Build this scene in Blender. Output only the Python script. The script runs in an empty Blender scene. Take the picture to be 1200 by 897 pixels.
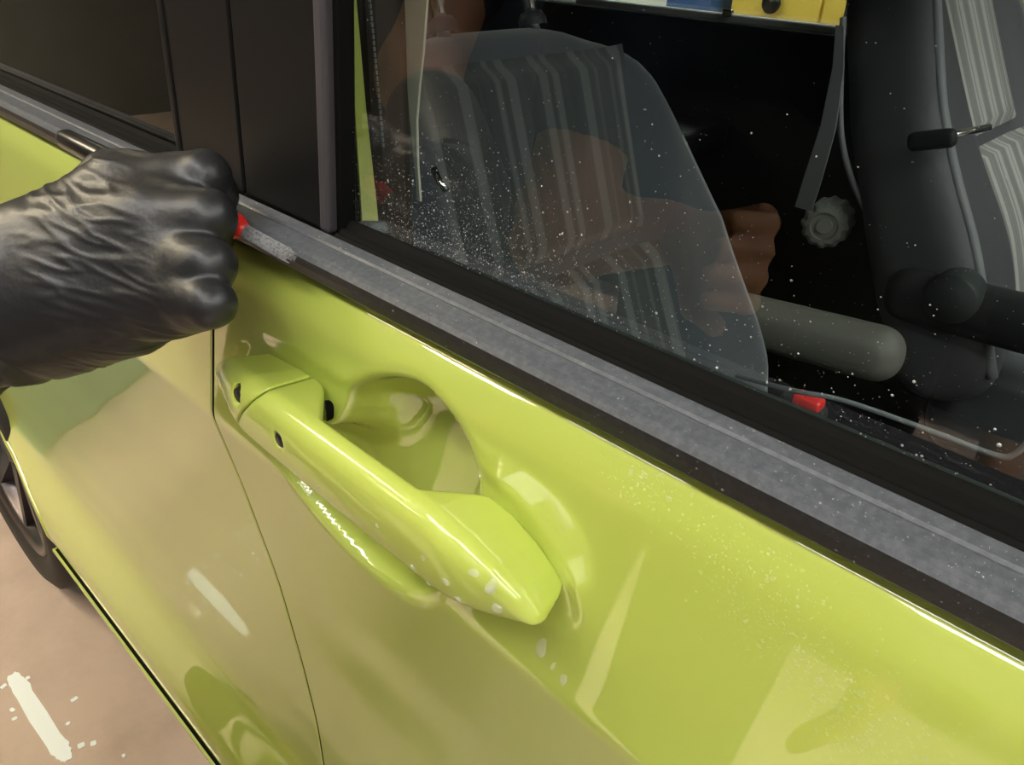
import bpy, bmesh, math, random
import numpy as np
from mathutils import Vector, Matrix

random.seed(7)
rng = np.random.default_rng(11)
S = bpy.context.scene
COL = S.collection

# ------------------------------------------------------------------ camera
CAMP = (0.0, -0.16, 1.16)
cam_d = bpy.data.cameras.new('camera')
cam = bpy.data.objects.new('camera', cam_d)
COL.objects.link(cam)
cam_d.sensor_width = 36.0
cam_d.lens = 27.0
cam_d.clip_start = 0.01
cr, cd, cf = (Vector((0.7213, 0.69158, 0.03794)), Vector((0.37838, -0.34757, -0.85792)), Vector((-0.58013, 0.63317, -0.51238)))
M = Matrix((( cr.x, -cd.x, -cf.x, CAMP[0]), (cr.y, -cd.y, -cf.y, CAMP[1]), (cr.z, -cd.z, -cf.z, CAMP[2]), (0, 0, 0, 1)))
cam.matrix_world = M
S.camera = cam

# ------------------------------------------------------------------ world, exposure
W = bpy.data.worlds.new('world'); S.world = W
W.use_nodes = True
W.node_tree.nodes['Background'].inputs[0].default_value = (0.8, 0.9, 1.0, 1)
W.node_tree.nodes['Background'].inputs[1].default_value = 0.35
S.view_settings.view_transform = 'Standard'
S.view_settings.look = 'None'
S.view_settings.exposure = 0.66
S.view_settings.gamma = 1.0
S.view_settings.use_curve_mapping = False
S.cycles.max_bounces = 10
S.cycles.transparent_max_bounces = 16
S.cycles.caustics_reflective = False
S.cycles.caustics_refractive = False
LAMP_POWER = 12.5

# ------------------------------------------------------------------ materials
def mat(name, col, rough=0.5, metal=0.0, coat=0.0, coat_rough=0.03, coat_ior=1.5, spec=0.5, bump=None, vary=None, emit=None, trans=0.0, ior=1.45, sheen=0.0):
    m = bpy.data.materials.new(name); m.use_nodes = True
    nt = m.node_tree; b = nt.nodes['Principled BSDF']
    b.inputs['Base Color'].default_value = (*col, 1)
    b.inputs['Roughness'].default_value = rough
    b.inputs['Metallic'].default_value = metal
    b.inputs['Coat Weight'].default_value = coat
    b.inputs['Coat Roughness'].default_value = coat_rough
    b.inputs['Coat IOR'].default_value = coat_ior
    b.inputs['Specular IOR Level'].default_value = spec
    b.inputs['Transmission Weight'].default_value = trans
    b.inputs['IOR'].default_value = ior
    b.inputs['Sheen Weight'].default_value = sheen
    tc = nt.nodes.new('ShaderNodeTexCoord')
    if vary:                               # (scale, colour 2, low, high)
        n = nt.nodes.new('ShaderNodeTexNoise'); n.inputs['Scale'].default_value = vary[0]; n.inputs['Detail'].default_value = 10; n.inputs['Roughness'].default_value = 0.62
        r = nt.nodes.new('ShaderNodeValToRGB')
        r.color_ramp.elements[0].position = vary[2]; r.color_ramp.elements[1].position = vary[3]
        r.color_ramp.elements[0].color = (*col, 1); r.color_ramp.elements[1].color = (*vary[1], 1)
        nt.links.new(tc.outputs['Object'], n.inputs['Vector']); nt.links.new(n.outputs[0], r.inputs[0])
        nt.links.new(r.outputs[0], b.inputs['Base Color'])
    if bump:                               # (scale, strength, distance)
        n = nt.nodes.new('ShaderNodeTexNoise'); n.inputs['Scale'].default_value = bump[0]; n.inputs['Detail'].default_value = 5
        bp = nt.nodes.new('ShaderNodeBump'); bp.inputs['Strength'].default_value = bump[1]; bp.inputs['Distance'].default_value = bump[2]
        nt.links.new(tc.outputs['Object'], n.inputs['Vector']); nt.links.new(n.outputs[0], bp.inputs['Height'])
        nt.links.new(bp.outputs[0], b.inputs['Normal'])
    if emit:
        b.inputs['Emission Color'].default_value = (*emit[0], 1); b.inputs['Emission Strength'].default_value = emit[1]
    return m

def glass_mat(name, tint, ior=1.5):
    m = bpy.data.materials.new(name); m.use_nodes = True
    nt = m.node_tree; nt.nodes.remove(nt.nodes['Principled BSDF'])
    out = nt.nodes['Material Output']
    t = nt.nodes.new('ShaderNodeBsdfTransparent'); t.inputs[0].default_value = (*tint, 1)
    g = nt.nodes.new('ShaderNodeBsdfGlossy'); g.inputs['Roughness'].default_value = 0.0; g.inputs[0].default_value = (1, 1, 1, 1)
    f = nt.nodes.new('ShaderNodeFresnel'); f.inputs[0].default_value = ior
    mx = nt.nodes.new('ShaderNodeMixShader')
    ge = nt.nodes.new('ShaderNodeNewGeometry')       # only the outer face of the pane reflects
    k = nt.nodes.new('ShaderNodeMath'); k.operation = 'SUBTRACT'; k.inputs[0].default_value = 1.0
    k2 = nt.nodes.new('ShaderNodeMath'); k2.operation = 'MULTIPLY'
    nt.links.new(ge.outputs['Backfacing'], k.inputs[1]); nt.links.new(k.outputs[0], k2.inputs[0]); nt.links.new(f.outputs[0], k2.inputs[1])
    nt.links.new(k2.outputs[0], mx.inputs[0]); nt.links.new(t.outputs[0], mx.inputs[1]); nt.links.new(g.outputs[0], mx.inputs[2])
    nt.links.new(mx.outputs[0], out.inputs['Surface'])
    return m

PAINT = mat('car_paint', (0.475, 0.555, 0.098), rough=0.38, coat=1.0, coat_rough=0.018, coat_ior=2.1, spec=0.3)
BLACKTRIM = mat('black_trim', (0.009, 0.009, 0.009), rough=0.36, spec=0.18, bump=(900, 0.06, 0.0005))
STRIP = mat('grey_trim', (0.055, 0.05, 0.055), rough=0.42, spec=0.5)
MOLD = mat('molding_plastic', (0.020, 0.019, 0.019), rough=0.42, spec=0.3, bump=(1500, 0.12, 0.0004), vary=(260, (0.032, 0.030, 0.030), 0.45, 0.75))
MOLDSHEEN = mat('molding_painted_sheen', (0.062, 0.068, 0.077), rough=0.45, spec=0.4, bump=(1500, 0.12, 0.0004), vary=(300, (0.10, 0.108, 0.12), 0.42, 0.72))  # light on the moulding's top, put into its base colour
RUBBER = mat('rubber_seal', (0.006, 0.006, 0.0055), rough=0.7, spec=0.06)
CABIN = mat('cabin_plastic', (0.014, 0.015, 0.016), rough=0.6, spec=0.3, bump=(700, 0.15, 0.001))
CABIN2 = mat('cabin_teal_trim', (0.02, 0.026, 0.026), rough=0.55, spec=0.35, bump=(700, 0.15, 0.001))
BROWNTRIM = mat('pillar_trim', (0.045, 0.033, 0.026), rough=0.6)
FABRIC = mat('seat_fabric', (0.030, 0.036, 0.044), rough=0.9, sheen=0.3, bump=(1200, 0.3, 0.001))
SIDEFAB = mat('seat_side_vinyl', (0.05, 0.053, 0.058), rough=0.6, bump=(500, 0.2, 0.001))
PIPING = mat('seat_piping', (0.16, 0.17, 0.18), rough=0.6)
ARMREST = mat('armrest_fabric', (0.10, 0.10, 0.085), rough=0.6, bump=(600, 0.2, 0.001))
CHROME = mat('chrome', (0.7, 0.72, 0.74), rough=0.15, metal=1.0)
BELT = mat('belt_webbing', (0.50, 0.50, 0.42), rough=0.8, bump=(1500, 0.3, 0.0005))
KNOB = mat('knob_plastic', (0.22, 0.22, 0.20), rough=0.5)
RED = mat('red_plastic', (0.65, 0.02, 0.015), rough=0.35)
GLOVE = mat('black_nitrile', (0.014, 0.014, 0.015), rough=0.40, spec=0.55, bump=(260, 0.25, 0.0010))
SKIN = mat('skin', (0.50, 0.25, 0.14), rough=0.5)
SHIRT = mat('shirt', (0.016, 0.024, 0.045), rough=0.9)
TROUSERS = mat('trousers', (0.03, 0.032, 0.04), rough=0.9)
HAIR = mat('hair', (0.02, 0.014, 0.01), rough=0.6)
SHOE = mat('shoe', (0.03, 0.03, 0.03), rough=0.6)
CONCRETE = mat('concrete', (0.54, 0.425, 0.355), rough=0.55, spec=0.4, vary=(5.0, (0.40, 0.31, 0.255), 0.42, 0.72), bump=(60, 0.15, 0.003))
WALLM = mat('wall_plaster', (0.13, 0.13, 0.115), rough=0.9, vary=(2.0, (0.10, 0.10, 0.09), 0.4, 0.7))
CEIL = mat('ceiling_paint', (0.55, 0.55, 0.54), rough=0.9)
LAMPF = mat('lamp_housing', (0.7, 0.7, 0.7), rough=0.4)
LAMPE = mat('lamp_diffuser', (0.9, 0.9, 0.9), rough=0.4, emit=((1.0, 0.98, 0.94), LAMP_POWER))
LAMPW = mat('lamp_diffuser_warm', (0.9, 0.9, 0.9), rough=0.4, emit=((1.0, 0.86, 0.60), LAMP_POWER * 1.7))
LAMPD = mat('lamp_diffuser_dim', (0.9, 0.9, 0.9), rough=0.4, emit=((0.95, 0.97, 1.0), LAMP_POWER * 0.35))
YELLOW = mat('yellow_enamel', (0.75, 0.55, 0.10), rough=0.4)
WHITE = mat('white_enamel', (0.75, 0.74, 0.70), rough=0.4)
BLUE = mat('blue_plastic', (0.04, 0.10, 0.30), rough=0.4)
BLACKP = mat('black_plastic', (0.008, 0.008, 0.009), rough=0.28, spec=0.6)
BRISTLE = mat('bristle', (0.30, 0.30, 0.30), rough=0.5, vary=(700, (0.10, 0.10, 0.10), 0.45, 0.65))
TIRE = mat('tire_rubber', (0.013, 0.012, 0.012), rough=0.65)
RIM = mat('rim_metal', (0.10, 0.085, 0.085), rough=0.3, metal=0.8)
WATER = mat('water', (1, 1, 1), rough=0.0, trans=1.0, ior=1.33)
HPAINT = mat('handle_paint', (0.475, 0.555, 0.098), rough=0.38, coat=1.0, coat_rough=0.05, coat_ior=1.45, spec=0.3)
GLASS = glass_mat('window_glass', (0.88, 0.92, 0.90), 1.8)
PRIV = glass_mat('privacy_glass', (0.35, 0.38, 0.36), 1.38)
WHITEMARK = mat('white_floor_mark', (0.88, 0.95, 0.98), rough=0.3)
DARKSPOT = mat('recess_black', (0.006, 0.006, 0.006), rough=0.5)

def striped(name, base, line, axis_scale):
    """fabric with narrow lengthwise stripes printed across the object's local X."""
    m = mat(name, base, rough=0.9, sheen=0.25)
    nt = m.node_tree; b = nt.nodes['Principled BSDF']
    tc = nt.nodes.new('ShaderNodeTexCoord'); sx = nt.nodes.new('ShaderNodeSeparateXYZ')
    nt.links.new(tc.outputs['Object'], sx.inputs[0])
    mu = nt.nodes.new('ShaderNodeMath'); mu.operation = 'MULTIPLY'; mu.inputs[1].default_value = axis_scale
    sn = nt.nodes.new('ShaderNodeMath'); sn.operation = 'SINE'
    mu2 = nt.nodes.new('ShaderNodeMath'); mu2.operation = 'MULTIPLY'; mu2.inputs[1].default_value = axis_scale * 0.37
    sn2 = nt.nodes.new('ShaderNodeMath'); sn2.operation = 'SINE'
    ad = nt.nodes.new('ShaderNodeMath'); ad.operation = 'ADD'
    nt.links.new(sx.outputs[0], mu.inputs[0]); nt.links.new(mu.outputs[0], sn.inputs[0])
    nt.links.new(sx.outputs[0], mu2.inputs[0]); nt.links.new(mu2.outputs[0], sn2.inputs[0])
    nt.links.new(sn.outputs[0], ad.inputs[0]); nt.links.new(sn2.outputs[0], ad.inputs[1])
    r = nt.nodes.new('ShaderNodeValToRGB')
    r.color_ramp.elements[0].position = 0.25; r.color_ramp.elements[1].position = 0.9
    r.color_ramp.elements[0].color = (*base, 1); r.color_ramp.elements[1].color = (*line, 1)
    nt.links.new(ad.outputs[0], r.inputs[0]); nt.links.new(r.outputs[0], b.inputs['Base Color'])
    return m
STRIPES = striped('striped_fabric', (0.022, 0.026, 0.027), (0.060, 0.066, 0.066), 340.0)
STRIPES2 = striped('striped_fabric_light', (0.13, 0.13, 0.125), (0.30, 0.30, 0.28), 340.0)

# ------------------------------------------------------------------ helpers
def empty(name, loc=(0, 0, 0), label=None, cat=None, group=None, kind=None):
    o = bpy.data.objects.new(name, None); COL.objects.link(o); o.location = loc
    o.empty_display_size = 0.05
    return tag(o, label, cat, group, kind)

def tag(o, label=None, cat=None, group=None, kind=None):
    if label: o['label'] = label
    if cat: o['category'] = cat
    if group: o['group'] = group
    if kind: o['kind'] = kind
    return o

def origin_of(par):
    v = Vector((0, 0, 0))
    while par is not None:
        v += Vector(par.location); par = par.parent
    return v

def link(name, me, m, parent=None, label=None, kind=None):
    o = bpy.data.objects.new(name, me); COL.objects.link(o)
    if m is not None: me.materials.append(m)
    if parent is not None:                 # meshes are written in world metres; keep them there under a moved Empty
        o.parent = parent
        o.location = -origin_of(parent)
    return tag(o, label, kind=kind)

def raw(name, verts, faces, m, parent=None, smooth=True, **k):
    me = bpy.data.meshes.new(name)
    me.from_pydata([tuple(map(float, v)) for v in verts], [], [tuple(map(int, f)) for f in faces])
    me.validate()
    if smooth:
        me.polygons.foreach_set('use_smooth', [True] * len(me.polygons))
    me.update()
    return link(name, me, m, parent, **k)

def from_bm(name, bm, m, parent=None, smooth=False, **k):
    bmesh.ops.recalc_face_normals(bm, faces=bm.faces)
    me = bpy.data.meshes.new(name); bm.to_mesh(me); bm.free()
    if smooth:
        me.polygons.foreach_set('use_smooth', [True] * len(me.polygons))
    return link(name, me, m, parent, **k)

def box_bm(bm, c, s, bev=0.0, rot=None):
    r = bmesh.ops.create_cube(bm, size=1.0)
    vs = r['verts']
    for v in vs: v.co = Vector((v.co.x * s[0], v.co.y * s[1], v.co.z * s[2]))
    if bev:
        es = list({e for v in vs for e in v.link_edges})
        g = bmesh.ops.bevel(bm, geom=es, offset=bev, segments=3, affect='EDGES', profile=0.5)
        vs = list({v for f in g['faces'] for v in f.verts} | {v for v in vs if v.is_valid})
        seen = set(vs); st = list(vs)
        while st:
            v = st.pop()
            for e in v.link_edges:
                w = e.other_vert(v)
                if w not in seen: seen.add(w); st.append(w)
        vs = list(seen)
    for v in vs:
        if rot is not None: v.co = rot @ v.co
        v.co += Vector(c)
    return vs

def box(name, c, s, m, parent=None, bev=0.0, rot=None, **k):
    bm = bmesh.new(); box_bm(bm, c, s, bev, rot)
    return from_bm(name, bm, m, parent, smooth=False, **k)

def tube(name, pts, radii, m, parent=None, seg=16, caps=True, **k):
    pts = [Vector(p) for p in pts]
    if not hasattr(radii, '__len__'): radii = [radii] * len(pts)
    vs, fs = [], []
    up = Vector((0.13, 0.21, 0.97)).normalized()
    for i, p in enumerate(pts):
        t = (pts[min(i + 1, len(pts) - 1)] - pts[max(i - 1, 0)]).normalized()
        a = t.cross(up)
        if a.length < 1e-4: a = t.cross(Vector((1, 0, 0)))
        a.normalize(); b = t.cross(a).normalized()
        for k2 in range(seg):
            an = 2 * math.pi * k2 / seg
            vs.append(p + radii[i] * (math.cos(an) * a + math.sin(an) * b))
    for i in range(len(pts) - 1):
        for k2 in range(seg):
            fs.append((i * seg + k2, i * seg + (k2 + 1) % seg, (i + 1) * seg + (k2 + 1) % seg, (i + 1) * seg + k2))
    if caps:
        fs.append(tuple(reversed(range(seg)))); fs.append(tuple((len(pts) - 1) * seg + q for q in range(seg)))
    return raw(name, vs, fs, m, parent, **k)

def extrude_x(name, prof, x0, x1, m, parent=None, closed=True, smooth=False, **k):
    """(y, z) section swept along the car from x0 to x1, ends capped."""
    n = len(prof)
    vs = [(x0, y, z) for y, z in prof] + [(x1, y, z) for y, z in prof]
    fs = [(i, (i + 1) % n, n + (i + 1) % n, n + i) for i in range(n if closed else n - 1)]
    if closed: fs += [tuple(range(n)), tuple(reversed(range(n, 2 * n)))]
    bm = bmesh.new(); bv = [bm.verts.new(v) for v in vs]
    for f in fs: bm.faces.new([bv[i] for i in f])
    return from_bm(name, bm, m, parent, smooth, **k)

def lathe(name, prof, c, axis, m, parent=None, seg=40, **k):
    """profile (radius, along) turned about axis through c."""
    ax = Vector(axis).normalized(); a = ax.cross(Vector((0, 0, 1)))
    if a.length < 1e-3: a = ax.cross(Vector((1, 0, 0)))
    a.normalize(); b = ax.cross(a)
    vs = [Vector(c) + ax * h + r * (math.cos(2 * math.pi * q / seg) * a + math.sin(2 * math.pi * q / seg) * b) for r, h in prof for q in range(seg)]
    n = len(prof)
    fs = [(i * seg + q, i * seg + (q + 1) % seg, (i + 1) * seg + (q + 1) % seg, (i + 1) * seg + q) for i in range(n - 1) for q in range(seg)]
    bm = bmesh.new(); bv = [bm.verts.new(v) for v in vs]
    for f in fs: bm.faces.new([bv[i] for i in f])
    bmesh.ops.remove_doubles(bm, verts=bm.verts, dist=1e-6)
    return from_bm(name, bm, m, parent, True, **k)

# --- signed-distance modelling with surface nets -------------------
def nets(V, lo, h):
    """surface-nets polygonisation of the zero set of V on a grid (numpy only)."""
    nx, ny, nz = V.shape
    ins = V < 0
    cnt = np.zeros((nx - 1, ny - 1, nz - 1)); acc = np.zeros((nx - 1, ny - 1, nz - 1, 3))
    I = np.stack(np.meshgrid(np.arange(nx - 1), np.arange(ny - 1), np.arange(nz - 1), indexing='ij'), -1).astype(float)
    corners = [(a, b, c) for a in (0, 1) for b in (0, 1) for c in (0, 1)]
    def sl(o): return V[o[0]:nx - 1 + o[0], o[1]:ny - 1 + o[1], o[2]:nz - 1 + o[2]]
    for o in corners:
        for ax in range(3):
            if o[ax]: continue
            p = list(o); p[ax] = 1
            a, b = sl(o), sl(p); cr_ = (a < 0) != (b < 0)
            t = np.where(cr_, a / np.where(a - b == 0, 1, a - b), 0)
            pos = I + np.array(o); pos[..., ax] += t
            acc += np.where(cr_[..., None], pos, 0); cnt += cr_
    act = cnt > 0
    idx = -np.ones(act.shape, int); idx[act] = np.arange(act.sum())
    verts = acc[act] / cnt[act][:, None] * h + np.array(lo)
    quads = []
    for ax in range(3):
        s0 = [slice(None)] * 3; s1 = [slice(None)] * 3
        s0[ax] = slice(0, -1); s1[ax] = slice(1, None)
        a, b = ins[tuple(s0)], ins[tuple(s1)]
        e = np.argwhere(a != b)
        u, w = [(1, 2), (2, 0), (0, 1)][ax]
        ok = (e[:, u] > 0) & (e[:, w] > 0) & (e[:, u] < V.shape[u] - 1) & (e[:, w] < V.shape[w] - 1)
        e = e[ok]
        flip = a[tuple(e.T)]
        q = []
        for du, dw in ((-1, -1), (0, -1), (0, 0), (-1, 0)):
            c = e.copy(); c[:, u] += du; c[:, w] += dw
            q.append(idx[tuple(c.T)])
        q = np.stack(q, 1)
        q[~flip] = q[~flip][:, ::-1]
        quads.append(q)
    return verts, np.concatenate(quads)

def sdf_mesh(name, fn, lo, hi, h, m, parent=None, post=None, smooth_it=1, **k):
    lo = np.array(lo, float); hi = np.array(hi, float)
    n = np.ceil((hi - lo) / h).astype(int) + 1
    g = np.stack(np.meshgrid(*[lo[i] + h * np.arange(n[i]) for i in range(3)], indexing='ij'), -1)
    V = fn(g)
    v, f = nets(V, lo, h)
    if smooth_it:
        e = np.concatenate([f[:, [0, 1]], f[:, [1, 2]], f[:, [2, 3]], f[:, [3, 0]]])
        for _ in range(smooth_it):
            s = np.zeros_like(v); c = np.zeros(len(v))
            for q in range(3):
                s[:, q] = np.bincount(e[:, 0], v[e[:, 1], q], len(v)) + np.bincount(e[:, 1], v[e[:, 0], q], len(v))
            c = np.bincount(e[:, 0], minlength=len(v)) + np.bincount(e[:, 1], minlength=len(v))
            v = 0.5 * v + 0.5 * s / np.maximum(c, 1)[:, None]
    if post is not None: v = post(v, f)
    me = bpy.data.meshes.new(name)
    me.vertices.add(len(v)); me.vertices.foreach_set('co', v.astype(np.float32).ravel())
    me.loops.add(f.size); me.loops.foreach_set('vertex_index', f.astype(np.int32).ravel())
    me.polygons.add(len(f)); me.polygons.foreach_set('loop_start', np.arange(0, f.size, 4, dtype=np.int32))
    me.polygons.foreach_set('use_smooth', [True] * len(f))
    me.update(calc_edges=True); me.validate()
    return link(name, me, m, parent, **k)

def cone_sd(p, a, b, ra, rb):
    a = np.array(a, float); b = np.array(b, float); ab = b - a
    t = np.clip(((p - a) @ ab) / max(ab @ ab, 1e-12), 0, 1)
    return np.linalg.norm(p - a - t[..., None] * ab, axis=-1) - (ra + (rb - ra) * t)

def smin(a, b, k):
    hh = np.clip(0.5 + 0.5 * (b - a) / k, 0, 1)
    return b + (a - b) * hh - k * hh * (1 - hh)

def smax(a, b, k): return -smin(-a, -b, k)

def poly_sd(px, pz, poly):
    """signed distance in a plane to a closed polygon (negative inside)."""
    P = np.array(poly, float); n = len(P)
    d = np.full(px.shape, 1e9); ins = np.zeros(px.shape, bool)
    for i in range(n):
        a, b = P[i], P[(i + 1) % n]; e = b - a
        wx, wz = px - a[0], pz - a[1]
        t = np.clip((wx * e[0] + wz * e[1]) / (e @ e), 0, 1)
        d = np.minimum(d, (wx - e[0] * t) ** 2 + (wz - e[1] * t) ** 2)
        c = ((a[1] > pz) != (b[1] > pz)) & (px < (b[0] - a[0]) * (pz - a[1]) / (b[1] - a[1] + 1e-12) + a[0])
        ins ^= c
    d = np.sqrt(d)
    return np.where(ins, -d, d)

def sstep(a, b, x):
    t = np.clip((x - a) / (b - a), 0, 1); return t * t * (3 - 2 * t)

def catmull(P, n):
    P = [np.array(p, float) for p in P]; P = [2 * P[0] - P[1]] + P + [2 * P[-1] - P[-2]]
    out = []
    for i in range(1, len(P) - 2):
        for k in range(n):
            t = k / n
            out.append(0.5 * (2 * P[i] + (P[i + 1] - P[i - 1]) * t + (2 * P[i - 1] - 5 * P[i] + 4 * P[i + 1] - P[i + 2]) * t * t + (-P[i - 1] + 3 * P[i] - 3 * P[i + 1] + P[i + 2]) * t ** 3))
    out.append(P[-2]); return out

# ------------------------------------------------------------------ the garage
def struct(name, c, s, m):
    return tag(box(name, c, s, m), kind='structure')
floor = struct('floor', (-1.0, 0.6, -0.05), (9.0, 8.0, 0.1), CONCRETE)
struct('ceiling', (-1.0, 0.6, 2.95), (9.0, 8.0, 0.1), CEIL)
struct('wall_near', (-1.0, -3.45, 1.45), (9.0, 0.1, 2.9), WALLM)
struct('wall_far', (-1.0, 4.65, 1.45), (9.0, 0.1, 2.9), WALLM)
struct('wall_rear', (-5.55, 0.6, 1.45), (0.1, 8.0, 2.9), WALLM)
struct('wall_front', (3.55, 0.6, 1.45), (0.1, 8.0, 2.9), WALLM)

def ceiling_light(c, L, label, warm=False, along='x', dim=False):
    t = empty('ceiling_light', (c[0], c[1], c[2]), label, 'lamp', 'panel lights on the garage ceiling')
    s = (L, 0.42, 0.05)
    d = (L - 0.06, 0.36, 0.02)
    box('housing', (c[0], c[1], c[2] + 0.03), s, LAMPF, t, bev=0.008)
    box('diffuser', (c[0], c[1], c[2] - 0.005), d, LAMPD if dim else LAMPW if warm else LAMPE, t, bev=0.004)
    return t
ceiling_light((-0.4, -1.15, 2.84), 2.2, 'long ceiling panel light above the working side of the car')
ceiling_light((2.0, -1.15, 2.84), 2.2, 'long ceiling panel light ahead of the car on its working side')
ceiling_light((-3.0, -1.15, 2.84), 2.2, 'warm ceiling panel light behind the car on its working side', True)
ceiling_light((-0.4, -2.5, 2.84), 2.2, 'long ceiling panel light along the wall behind the two people', dim=True)
ceiling_light((2.0, -2.5, 2.84), 2.2, 'ceiling panel light along the wall behind the two people, ahead of the car', dim=True)
ceiling_light((-3.0, -2.5, 2.84), 2.2, 'warm ceiling panel light along the wall behind the two people', True)
ceiling_light((-0.4, 2.6, 2.84), 2.2, 'long ceiling panel light on the far side of the car')
ceiling_light((2.2, 1.2, 2.84), 2.2, 'panel light added ahead of the car on its far side to brighten the seats')  # added lamp, throws light on the seats through the open front
ceiling_light((2.2, 0.2, 2.84), 2.2, 'panel light added straight ahead of the car to brighten the seats')  # likewise added to light the seats from ahead
ceiling_light((-3.0, 2.6, 2.84), 2.2, 'ceiling panel light behind the car on its far side')

# ragged white streak on the concrete, and its stray flecks
def blob_poly(cx, cy, L, Wd, ang, n=44, rough=0.18, z=0.0012):
    pts = []
    for i in range(n):
        a = 2 * math.pi * i / n
        u = math.copysign(abs(math.cos(a)) ** 0.35, math.cos(a)) * L / 2 * (1 + random.uniform(-0.03, 0.03))
        v = math.copysign(abs(math.sin(a)) ** 0.5, math.sin(a)) * Wd / 2 * (1 + random.uniform(-rough, rough))
        pts.append((cx + u * math.cos(ang) - v * math.sin(ang), cy + u * math.sin(ang) + v * math.cos(ang), z))
    return pts
def flat_part(name, pts, m, parent):
    n = len(pts)
    vs = list(pts) + [(p[0], p[1], 0.0) for p in pts]
    fs = [tuple(range(n))] + [(i, n + i, n + (i + 1) % n, (i + 1) % n) for i in range(n)]
    return raw(name, vs, fs, m, parent, smooth=False)
flat_part('white_streak', blob_poly(-1.10, -0.088, 0.235, 0.026, 0.03), WHITEMARK, floor)
for fx, fy in ((-1.19, -0.075), (-1.20, -0.11), (-1.14, -0.115), (-1.12, -0.118), (-1.05, -0.06), (-0.995, -0.06), (-0.93, -0.02), (-1.09, -0.035), (-0.985, -0.045)):
    flat_part('white_fleck', blob_poly(fx, fy, random.uniform(.006, .012), random.uniform(.005, .01), random.random() * 3, n=10), WHITEMARK, floor)

# ------------------------------------------------------------------ the car
car = empty('car', (-0.4, 0.75, 0.0), 'yellow-green small van with black window pillars, beads of water on its front door', 'car')

PROF = [(0.30, 0.045), (0.335, 0.030), (0.345, 0.012), (0.36, 0.004), (0.385, 0.006), (0.40, 0.010), (0.45, 0.031), (0.47, 0.0365), (0.50, 0.0385), (0.57, 0.038), (0.65, 0.033),
        (0.75, 0.024), (0.84, 0.011), (0.885, 0.003), (0.8985, 0.0004), (0.9015, 0.0004), (0.91, 0.002), (0.95, 0.009), (0.985, 0.0150), (0.992, 0.0163), (0.996, 0.0177), (1.000, 0.0198), (1.0065, 0.0240), (1.0095, 0.0265), (1.011, 0.0315), (1.0115, 0.045)]
PZ = np.array([p[0] for p in PROF]); PY = np.array([p[1] for p in PROF])
def prof_y(z):
    z = np.asarray(z, float)
    # light smoothing of the piecewise profile, crisp at the crease
    w = np.where(z < 0.53, 0.007, np.where(z < 0.86, 0.018, np.where(z > 1.002, 0.0018, 0.004)))
    return (np.interp(z - w, PZ, PY) + 2 * np.interp(z, PZ, PY) + np.interp(z + w, PZ, PY)) / 4

# outline of the handle's front face in the door plane
H_POLY = [(-0.353, 0.943), (-0.352, 0.952), (-0.345, 0.962), (-0.330, 0.970), (-0.300, 0.973), (-0.24, 0.972), (-0.17, 0.972), (-0.152, 0.9695), (-0.138, 0.9640), (-0.1265, 0.9565), (-0.1190, 0.9495), (-0.1165, 0.9445),
          (-0.120, 0.9408), (-0.1303, 0.9383), (-0.1482, 0.9348), (-0.1679, 0.9320), (-0.1947, 0.9314), (-0.2244, 0.9314), (-0.2504, 0.9325), (-0.2859, 0.9345), (-0.3168, 0.9370), (-0.342, 0.9385)]
H_FOOT = [(x - 0.005, z - 0.006) for x, z in H_POLY]   # its footprint on the skin

BOWL = catmull([(-0.268, 0.958), (-0.262, 0.972), (-0.243, 0.986), (-0.219, 0.994), (-0.200, 0.991), (-0.184, 0.982), (-0.174, 0.968), (-0.172, 0.950), (-0.178, 0.920), (-0.190, 0.897), (-0.207, 0.881), (-0.228, 0.873), (-0.256, 0.873), (-0.283, 0.881), (-0.305, 0.896), (-0.320, 0.911), (-0.318, 0.925), (-0.295, 0.94), (-0.275, 0.948), (-0.268, 0.958)], 5)[:-1]

def skin_depth(x, z):
    """outer skin of the door at (x, z): section + scooped hand recess + shallow seat round the handle."""
    y = prof_y(z)
    db = poly_sd(x, z, BOWL)
    t = np.clip(-db / 0.030, 0, 1)
    y = y + 0.036 * (1 - (1 - t) ** 2.2) * sstep(0.0, 0.006, -db) + 0.0012 * sstep(0.004, -0.001, db)
    dh = poly_sd(x, z, H_FOOT)
    y = y + 0.0020 * sstep(0.010, 0.0, dh) * sstep(-0.004, 0.004, db)
    return y

def grid_skin(name, xs, zs, fn, m, parent, keep=None, edges=True, **k):
    X, Zg = np.meshgrid(xs, zs, indexing='ij')
    Yg = fn(X, Zg)
    nx, nz = X.shape
    vs = np.stack([X, Yg, Zg], -1).reshape(-1, 3)
    fs = []
    for i in range(nx - 1):
        for j in range(nz - 1):
            if keep is not None and not keep(0.5 * (xs[i] + xs[i + 1]), 0.5 * (zs[j] + zs[j + 1])): continue
            fs.append((i * nz + j, (i + 1) * nz + j, (i + 1) * nz + j + 1, i * nz + j + 1))
    o = raw(name, vs, fs, m, parent, **k)
    sm = o.modifiers.new('thick', 'SOLIDIFY'); sm.thickness = 0.0012; sm.offset = -1
    return o

def lin(*segs):
    out = []
    for a, b, n in segs: out += list(np.linspace(a, b, n, endpoint=False))
    out.append(segs[-1][1]); return np.array(out)

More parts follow.
